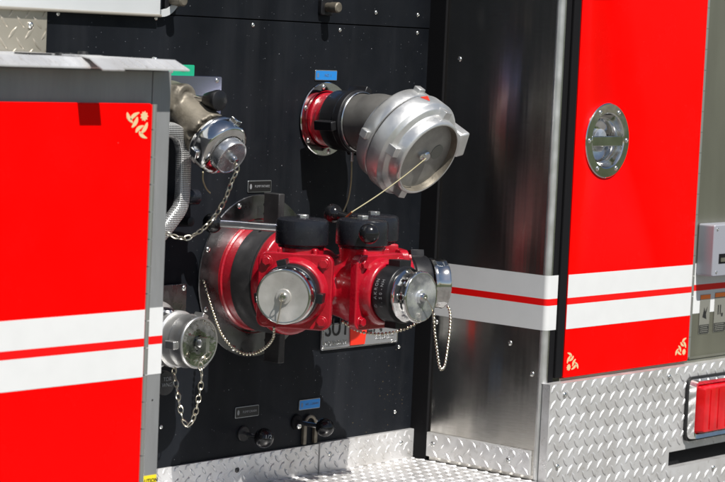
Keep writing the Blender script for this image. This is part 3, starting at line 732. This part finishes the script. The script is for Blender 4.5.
bm.faces.new(rings[0]); bm.faces.new(rings[-1][::-1])
fs = build('foot_loop', bm, 'knurl', T, label='folding foot loop with a pimpled silver grip beside the compartment')
bm = N(); p1 = at(176, 216, D-.03); lathe(bm, (p1.x, D, p1.z-.006), OUT, [(.012, 0), (.012, .006), (.007, .008), (.007, .062), (0, .064)], 24); build('loop_pivot', bm, 'black_ano', fs)
bm = N(); q = at(196, 197, D-.02); lathe(bm, (q.x-.028, D-.018, q.z), (1, 0, 0), [(0, 0), (.010, .0), (.012, .004), (.012, .03), (.009, .033), (0, .033)], 24)
build('bumper_stop', bm, 'black_cap', T)
screw(at(188, 222), (0, -1, 0), panel, .005)

# ================================================================== CAPS
def lug(bm, o, n_, ang, r, w, t0, t1, h):
    """block standing off a round rim: width w round the rim, from t0 to t1 along the axis, height h"""
    x, y, a = frame(n_); d = x*cos(ang)+y*sin(ang); s = a.cross(d)
    obox(bm, V(o)+d*(r+h/2-.0015)+a*((t0+t1)/2), d, s, a, h/2+.0015, w/2, (t1-t0)/2)
def onplane(px, py, F, n_, off=0.):
    d = ray(px, py); n_ = V(n_); return CAMP + d*((V(F)+n_*off-CAMP).dot(n_)/d.dot(n_))
def blind_cap(name, F, n_, R, L, lab, cat='outlet cap', group='caps on the outlets', face='chrome_face', lugs=3, lug_rot=0., side='chrome', boss=.0065, dish=True):
    """F: centre of the outer face, n_: facing direction"""
    n_ = V(n_).normalized(); root = thing(name, F-n_*L, lab, cat, group)
    bm = N()
    lathe(bm, F, n_, [(R-.004, -L), (R, -L+.001), (R+.0012, -L*.80), (R-.0012, -L*.62), (R-.001, -L*.3), (R, -L*.15), (R-.0008, -.0012), (R-.003, .0), (R-.004, -.0006)], 96, mod=(lambda t: 1-.016*abs(cos(pi*t*9))**6) if side == 'chrome' and lugs == 0 and face != 'dull_face' else None)
    for k in range(lugs): lug(bm, F, n_, lug_rot+2*pi*k/lugs, R, .012, -L*.92, -L*.30, .006)
    build('rim', bm, side, root, bevel=.0012)
    bm = N(); lathe(bm, F, n_, [(R-.0042, -L+.004), (R-.0040, -.0009), (R*.62, -.0016), (R*.50, -.0022 if dish else -.0012), (R*.28, -.0018), (R*.26, .0008), (R*.16, .0012), (0, .0012)], 64)
    build('face', bm, face, root)
    bm = N(); lathe(bm, F, n_, [(boss, 0), (boss, .004), (boss*.75, .0065), (0, .007)], 24); build('boss', bm, 'rod', root)
    return root

# ================================================================== GATED INTAKE MANIFOLD
C = V((-.4137, .1386, .945)); Rf = .2141; Rs = .095; HH = .0878
angs = [radians(.78+s*59.5) for s in (-1, 0, 1)]
nn = [V((sin(a), -cos(a), 0)) for a in angs]
MN = thing('gated_intake_manifold', (I.x, D-.02, I.z), 'red three way gated intake manifold with black gate caps, clamped to the big intake', 'intake manifold')
# clamp ring with long handles
bm = N(); lathe(bm, I, OUT, [(.076, .028), (.0838, .028), (.0848, .030), (.0845, .066), (.083, .069), (.078, .069)], 96)
cr = build('clamp_ring', bm, 'ring', MN)
bm = N(); lathe(bm, I, OUT, [(.0832, .066), (.0838, .0665), (.0838, .0695), (.0825, .070)], 96); build('ring_edge', bm, 'black', cr)
for s in (1, -1):
    hx = -.010 if s > 0 else .004
    bm = N(); zs = [.082, .096, .099, .102, .110, .113, .116, .128, .132] if s > 0 else [.082, .096, .099, .102, .110, .113, .116, .128, .132]; ys = [0, 0, .002, 0, 0, .0022, 0, 0, .002]
    out_ = [V((I.x+hx, D-.022+yy, I.z+s*z)) for z, yy in zip(zs, ys)]
    inn_ = [V((I.x+hx, D-.054, I.z+s*z)) for z in (zs[-1], .12, .08)]
    prism(bm, out_+inn_, (.013, 0, 0)); build('ring_handle', bm, 'ring', cr, bevel=.0015, smooth=True)
screw_p = at(236, 226, D-.04)
bm = N(); lathe(bm, V((I.x-.040, D-.045, I.z+.0742)), V((-.47, 0, .88)), [(.0026, -.002), (.0026, .0006), (0, .0006)], 14); build('ring_hole', bm, 'gap', cr)
# cast body
bm = N()
lathe(bm, I, OUT, [(0, .066), (.074, .066), (.083, .069), (.0835, .072), (.0835, .084), (.080, .087), (.066, .090), (.054, .110), (0, .13)], 72)
sphere(bm, C, .056, 36)
for n_ in nn:
    St = C+n_*Rs
    lathe(bm, C, n_, [(0, 0), (.040, 0), (.042, .04), (.050, .085), (.052, .12), (.050, .14), (0, .14)], 48)
    sphere(bm, St, .052, 36)
    lathe(bm, St, (0, 0, 1), [(0, -.03), (.030, -.03), (.033, .045), (.0335, HH-.024), (0, HH-.024)], 40)
    # gusset ribs
    x = V((0, 0, 1)).cross(n_)
    for s in (-1, 1): obox(bm, St+n_*.012+V((0, 0, .045))+x*(s*.026), x, n_, V((0, 0, 1)), .0035, .020, .018)
body = build('manifold_body', bm, 'cast_red', MN)
r_ = body.modifiers.new('r', 'REMESH'); r_.mode = 'VOXEL'; r_.voxel_size = .0022; r_.use_smooth_shade = True
s_ = body.modifiers.new('s', 'SMOOTH'); s_.iterations = 8
for i, n_ in enumerate(nn):
    x = V((0, 0, 1)).cross(n_).normalized(); zz = V((0, 0, 1)); St = C+n_*Rs
    # square bolting flange
    bm = N(); hw = .0555
    base = C+n_*.122
    prism(bm, [base+x*a+zz*b for a, b in rrect(-hw, hw, -hw, hw, .013)], n_*.0135)
    lathe(bm, base+n_*.013, n_, [(.050, -.002), (.050, .003), (.0475, .012), (.0455, .0165), (.0435, .0170), (.040, .0165)], 64)
    fl_ = build('port_flange', bm, 'cast_red', MN, bevel=.0028, seg=3)
    for sx_ in (-1, 1):
        for sz_ in (-1, 1):
            bm = N()
            q = base+x*(sx_*.0425)+zz*(sz_*.0425)+n_*.0135; lathe(bm, q, n_, [(.0085, -.001), (.0085, .0012), (0, .0012)], 20); hexbolt(bm, q, n_, .0068, .0062, random.random()); build('bolt', bm, 'cast_red', fl_, bevel=.0007)
    # swivel coupling
    bm = N(); o = C+n_*.1515
    lathe(bm, o, n_, [(.030, 0), (.0405, .0), (.0415, .001), (.0415, .003), (.0432, .005), (.0432, .028), (.042, .031), (.038, .0325), (.034, .0325)], 72)
    for an in ((105, -5, 190), (88, -92), (75, -60, 190))[i]: lug(bm, o, n_, radians(an), .0425, .014 if i == 0 else .026, .006, .028, .0080)
    sw = build('swivel_coupling', bm, ('black_ano', 'black_ano', 'black_ano')[i], MN, bevel=.0016)
    # gate cap
    bm = N(); t = St+V((0, 0, HH))
    lathe(bm, t, (0, 0, 1), [(.030, -.026), (.0345, -.026), (.0350, -.023), (.0385, -.021), (.0390, -.018), (.0390, .009), (.0375, .0140), (.034, .0165), (.012, .0175), (0, .0175)], 72)
    gc = build('gate_cap', bm, 'black_cap', MN)
    bm = N(); hexbolt(bm, t+V((0, 0, .0175)), (0, 0, 1), .0092, .0045, .4*i+.3); build('cap_nut', bm, 'edge', gc, bevel=.0008)
    # lever
    d = (V((-.51, .86, 0)), V((-.66, -.75, .02)), V((-.86, .46, 0)))[i].normalized()
    s0 = t+V((0, 0, -.001)); L = (.150, .135, .125)[i]
    if i == 0: e = at(212.5, 223, .215); s0 = V((t.x, t.y, t.z+.0)); 
    elif i == 1:
        e = t+d*.075; e.z += .0
    else: e = at(333, 213.5, t.y+.075)
    dd = (e-s0).normalized()
    bm = N(); tube(bm, [s0+dd*.030, e], .0062 if i == 0 else .0075, 18); build('lever_rod', bm, 'rod' if i == 0 else 'ball', gc)
    bm = N(); sphere(bm, e, .0152, 32); build('lever_ball', bm, 'ball', gc)
mo = C+nn[1]*.1515
xm = V((0, 0, 1)).cross(nn[1]).normalized()
# engraved lettering running up the side of the middle coupling
sd = (-xm*.0 + V((-1, 0, 0))); sd = (V((-1, 0, 0))-nn[1]*nn[1].dot(V((-1, 0, 0)))).normalized(); dirn = (sd*.92+nn[1]*0+V((0, 0, .39))).normalized()
for j, (s, tt) in enumerate((('\u00a9 AKRON', .010), ('1.50-NH', .020))):
    # each character wrapped round the barrel
    for k, ch in enumerate(s):
        if ch == ' ': continue
        a = radians(-22+k*8.6); rad = sd*cos(a)+V((0, 0, 1))*sin(a); tan = -sd*sin(a)+V((0, 0, 1))*cos(a)
        text('lettering', ch, .0074, mo+nn[1]*tt+rad*.0434, tan, -nn[1], 'ink', [c_ for c_ in MN.children if c_.name.startswith('swivel')][1], .00015)

# caps on the manifold ports
capL = blind_cap('blind_cap', C+nn[0]*Rf, nn[0], .0405, .030, 'dull flat silver cap on the near left port of the red manifold', face='dull_face', lugs=0)
capM = blind_cap('blind_cap', C+nn[1]*Rf, nn[1], .0385, .031, 'shiny chrome cap with round boss on the middle port of the red manifold', lugs=0)
capR = blind_cap('blind_cap', C+nn[2]*Rf, nn[2], .0390, .028, 'chrome cap on the far right port of the red manifold, seen from behind', lugs=0)
def part(root, name, bm, mt): return build(name, bm, mt, root)
F = C+nn[0]*Rf
# left cap: wire then ball chain down and up to the intake flange
w0 = F+nn[0]*.008
bm = N(); e1 = onplane(277, 324, F, nn[0], .003); tube(bm, spline([w0, w0.lerp(e1, .5)+V((0, 0, -.002)), e1], 6), .0009, 6)
tube(bm, [w0+nn[0]*.0005+V((.0095*cos(a), 0, .0095*sin(a)))*.6 for a in [2*pi*k/16 for k in range(16)]], .0009, 6, closed=True); part(capL, 'wire', bm, 'chain')
bm = N(); ys = [(274, 328, .08), (273, 338, .09), (266, 347, .11), (255, 353, .135), (243, 353.5, .155), (231, 346, .175), (221, 333, .20), (213, 312, .23), (207, 292, .252), (203.5, 280, .259)]
bead_chain(bm, [at(*p) for p in ys]); part(capL, 'ball_chain', bm, 'beads')
F = C+nn[1]*Rf; w0 = F+nn[1]*.007
bm = N(); e1 = onplane(433.5, 322, F, nn[1], .004); tube(bm, spline([w0, w0.lerp(e1, .5)+V((0, -.004, .003)), e1], 6), .0009, 6); part(capM, 'wire', bm, 'chain')
bm = N(); ys = [(434, 315, -.088), (434.5, 330, -.088), (437, 350, -.085), (439, 364, -.082), (441.5, 369.5, -.08), (445, 364, -.07), (448, 345, -.06), (450.3, 325, -.05), (450, 312, -.04), (447, 305, -.03)]
bead_chain(bm, [at(*p) for p in ys]); part(capM, 'ball_chain', bm, 'beads')
bm = N(); ys = [(343, 322, .10), (354, 329, .08), (366, 333, .06), (381, 334, .04), (397, 331.5, .02), (411, 326.5, .0), (420, 320, -.01)]
bead_chain(bm, [at(*p) for p in ys]); part(capR, 'ball_chain', bm, 'beads')

# upper left cap: collar plus smaller knurled hub
def big_cap(Fc, n_, lab):
    n_ = V(n_).normalized(); root = thing('discharge_cap', Fc-n_*.055, lab, 'outlet cap', 'caps on the outlets')
    bm = N(); lathe(bm, Fc, n_, [(.036, -.051), (.0405, -.050), (.0425, -.048), (.0430, -.042), (.0415, -.040), (.0418, -.024), (.040, -.0195), (.036, -.0175), (.028, -.016)], 80)
    for k in range(3): lug(bm, Fc, n_, radians(75+120*k), .041, .013, -.040, -.026, .007)
    build('collar', bm, 'chrome', root, bevel=.0015)
    bm = N(); lathe(bm, Fc, n_, [(.0235, -.020), (.0240, -.018), (.0265, -.015), (.0265, -.002), (.0258, -.0008), (.0248, -.0005), (.0238, -.0015), (.010, -.002), (0, -.002)], 96, mod=None)
    build('hub', bm, 'chrome_face', root)
    bm = N(); lathe(bm, Fc, n_, [(.0062, -.002), (.0062, .005), (.0048, .0072), (.0048, .0095), (0, .010)], 24); build('boss', bm, 'rod', root)
    return root
cu_ = big_cap(UF, dn30, 'chrome cap with a stepped hub on the upper left cast elbow outlet')
bm = N(); t0 = UF+dn30*.008
pts = [t0, at(236.5, 171, t0.y), at(232, 181, t0.y+.004), at(226, 197, t0.y+.01), at(219, 210, t0.y+.018), at(209, 223, t0.y+.028), at(198, 232.5, t0.y+.04), at(186, 238, t0.y+.05), at(173, 236, t0.y+.06), at(163, 231, t0.y+.07)]
link_chain(bm, pts); part(cu_, 'chain', bm, 'chain')
bm = N(); a = at(204, 176, .16); tube(bm, spline([at(203, 172, .15), at(203, 180, .17), at(206, 188, .2), at(210, 193, .22)], 6), .0011, 6); part(cu_, 'wire', bm, 'cable')
# lower left cap
F = LF
cl_ = blind_cap('discharge_cap', F, OUT, .0388, .030, 'large mirror chrome cap with a hanging chain on the lower left outlet', lug_rot=1.1, boss=.007, side='edge', face='mirror')
bm = N(); ring = F+V((.002, -.004, 0)); obox(bm, F+V((0, -.008, -.002)), V((1, 0, 0)), V((0, 1, 0)), V((0, 0, 1)), .0035, .008, .011); part(cl_, 'chain_eye', bm, 'rod')
bm = N(); t0 = F+V((0, -.016, -.016))
pts = [t0, at(201, 362, F.y-.012), at(201.5, 378, F.y-.010), at(199, 395, F.y-.006), at(195.5, 412, F.y), at(190, 424, F.y+.005), at(184, 422, F.y+.012), at(180, 408, F.y+.02), at(177.5, 392, F.y+.03), at(174.5, 376, F.y+.04), at(174, 364, F.y+.05)]
link_chain(bm, pts, pitch=.0100, hl=.0064, hw=.0038); part(cl_, 'chain', bm, 'chain')

# ================================================================== STORZ ELBOW AND CAP
dn = V((0, -cos(radians(27)), -sin(radians(27))))
FC = atx(424.7, 155.5, S.x)+dn*.0105
E0 = FC-dn*.123                        # bend point
EL = thing('intake_elbow', (S.x, D-.02, S.z), 'grey angled intake elbow with black lugged swivel on the upper red spud', 'intake elbow')
bm = N(); lathe(bm, S, OUT, [(.043, .030), (.0465, .030), (.0475, .032), (.0475, .060), (.050, .062), (.050, .073), (.0485, .075), (.044, .075)], 72)
for k in range(3): lug(bm, S, OUT, radians(-35+120*k) if 0 else radians((188, 62, -60)[k]), .047, .015, .032, .070, .013)
build('swivel_coupling', bm, 'black_ano', EL, bevel=.0025)
bm = N(); lathe(bm, S, OUT, [(.0462, .074), (.0475, .075), (.0475, .079), (.0462, .080)], 72); build('swivel_ring', bm, 'rod', EL)
z0 = (S.z-E0.z)
path = spline([S+OUT*.076, S+OUT*.096+V((0, 0, -.001)), E0+dn*.012, E0+dn*.040], 8)
bm = N(); tube(bm, path, [.0445]*len(path), 56); build('elbow_pipe', bm, 'pipe', EL)
bm = N(); lathe(bm, FC, dn, [(.044, -.099), (.052, -.098), (.066, -.092), (.0755, -.084), (.0775, -.080), (.0785, -.061), (.0778, -.0592), (.074, -.059)], 96)
for k in range(4): lug(bm, FC, dn, radians(88+90*k), .0765, .014, -.080, -.066, .008)
build('rear_collar', bm, 'storz', EL, bevel=.0016)
bm = N(); lathe(bm, FC, dn, [(.072, -.059), (.0765, -.0588), (.0765, -.0558), (.072, -.0555)], 96); build('gasket', bm, 'gap', EL)
SCAP = thing('lugged_end_cap', FC-dn*.04, 'large silver lugged cap with a straw coloured cable on the end of the elbow', 'end cap')
bm = N(); lathe(bm, FC, dn, [(.074, -.0556), (.0805, -.0552), (.0817, -.0540), (.0817, -.0310), (.0805, -.0290), (.0765, -.0262), (.0755, -.0240), (.0740, -.0225), (.0672, -.0210), (.0655, -.0195), (.0640, -.0040), (.0622, -.0012), (.0600, -.0002), (.0585, -.0006)], 112)
for an in (80, 176, 262): lug(bm, FC, dn, radians(an), .0655, .016, -.030, -.010, .011)
build('cap_body', bm, 'storz', SCAP, bevel=.0016)
bm = N(); lathe(bm, FC, dn, [(.0587, -.0010), (.0570, -.0050), (.0562, -.0115)], 96); build('inner_rim', bm, 'cast', SCAP)  # dark bronze paints in the shadow inside the recessed rim
bm = N(); lathe(bm, FC, dn, [(.0563, -.0116), (.030, -.0110), (.012, -.0108), (0, -.0108)], 72); build('cap_face', bm, 'storz_d', SCAP)
x, y, a = frame(dn)
bm = N(); lug(bm, FC, dn, radians(12), .078, .042, -.048, -.010, .016); build('locking_block', bm, 'storz', SCAP, bevel=.003)
for (ang, tt, rr, mt) in ((97, -.044, .0818, 'redkey'),):
    d = x*cos(radians(ang))+y*sin(radians(ang)); s = a.cross(d); o = FC+d*rr+a*tt
    bm = N(); prism(bm, [o+s*.008-a*.006, o-s*.008-a*.006, o+a*.007], d*.0005); build('arrow_mark', bm, mt, SCAP, smooth=False)
bm = N(); o = FC+a*-.0108; lathe(bm, o, dn, [(.0085, 0), (.0085, .004), (.0065, .006), (0, .006)], 24); lathe(bm, o-x*.010, dn, [(.005, 0), (.005, .004), (0, .005)], 18); build('centre_stud', bm, 'rod', SCAP)
bm = N(); lathe(bm, o+x*.026+y*.006, dn, [(.0125, 0), (.0125, .0006), (0, .0007)], 28); build('round_decal', bm, 'labelgrey', SCAP)
st = o+a*.009-x*.006
e1 = at(352, 212, .09); e2 = at(338, 224, .14)
bm = N(); tube(bm, spline([st, st.lerp(e1, .3)+V((0, 0, -.0028)), st.lerp(e1, .65)+V((0, 0, -.0030)), e1], 8), .00095, 8); cb = build('cable', bm, 'cable', SCAP)
bm = N(); tube(bm, [e1+V((0, 0, 0)), e2], .0014, 8); build('cable_sleeve', bm, 'cable_o', cb)
bm = N(); q0 = at(352, 152, D-.085); tube(bm, [q0, at(351.5, 161, D-.083)], .0032, 12); build('cable_ferrule', bm, 'rod', cb)
bm = N(); tube(bm, spline([at(351.5, 158, D-.083), at(351.5, 173, D-.08), at(350.5, 187, D-.075), at(347, 203, D-.07), at(338, 222, D-.07)], 6), .0012, 8); build('cable_tail', bm, 'cable', cb)

# ================================================================== LIGHT
sd = V((-.20, -1., 1.42)).normalized()     # towards the sun
sun = bpy.data.lights.new('sun', 'SUN'); sun.energy = 4.9; sun.angle = radians(.5); sun.color = (1, .965, .91)
so = bpy.data.objects.new('sun', sun); COL.objects.link(so); so.rotation_euler = sd.to_track_quat('Z', 'Y').to_euler()
w = bpy.data.worlds.new('World'); SC.world = w; w.use_nodes = True
sky = w.node_tree.nodes.new('ShaderNodeTexSky'); sky.sky_type = 'NISHITA'; sky.sun_disc = False
sky.sun_elevation = math.asin(sd.z); sky.sun_rotation = math.atan2(sd.x, sd.y)
bg = w.node_tree.nodes['Background']; w.node_tree.links.new(sky.outputs[0], bg.inputs[0]); bg.inputs[1].default_value = .055
SC.view_settings.view_transform = 'Standard'; SC.view_settings.look = 'None'; SC.view_settings.exposure = .32; SC.view_settings.gamma = 1
SC.render.engine = 'CYCLES'
SC.render.resolution_x = 1024; SC.render.resolution_y = 681
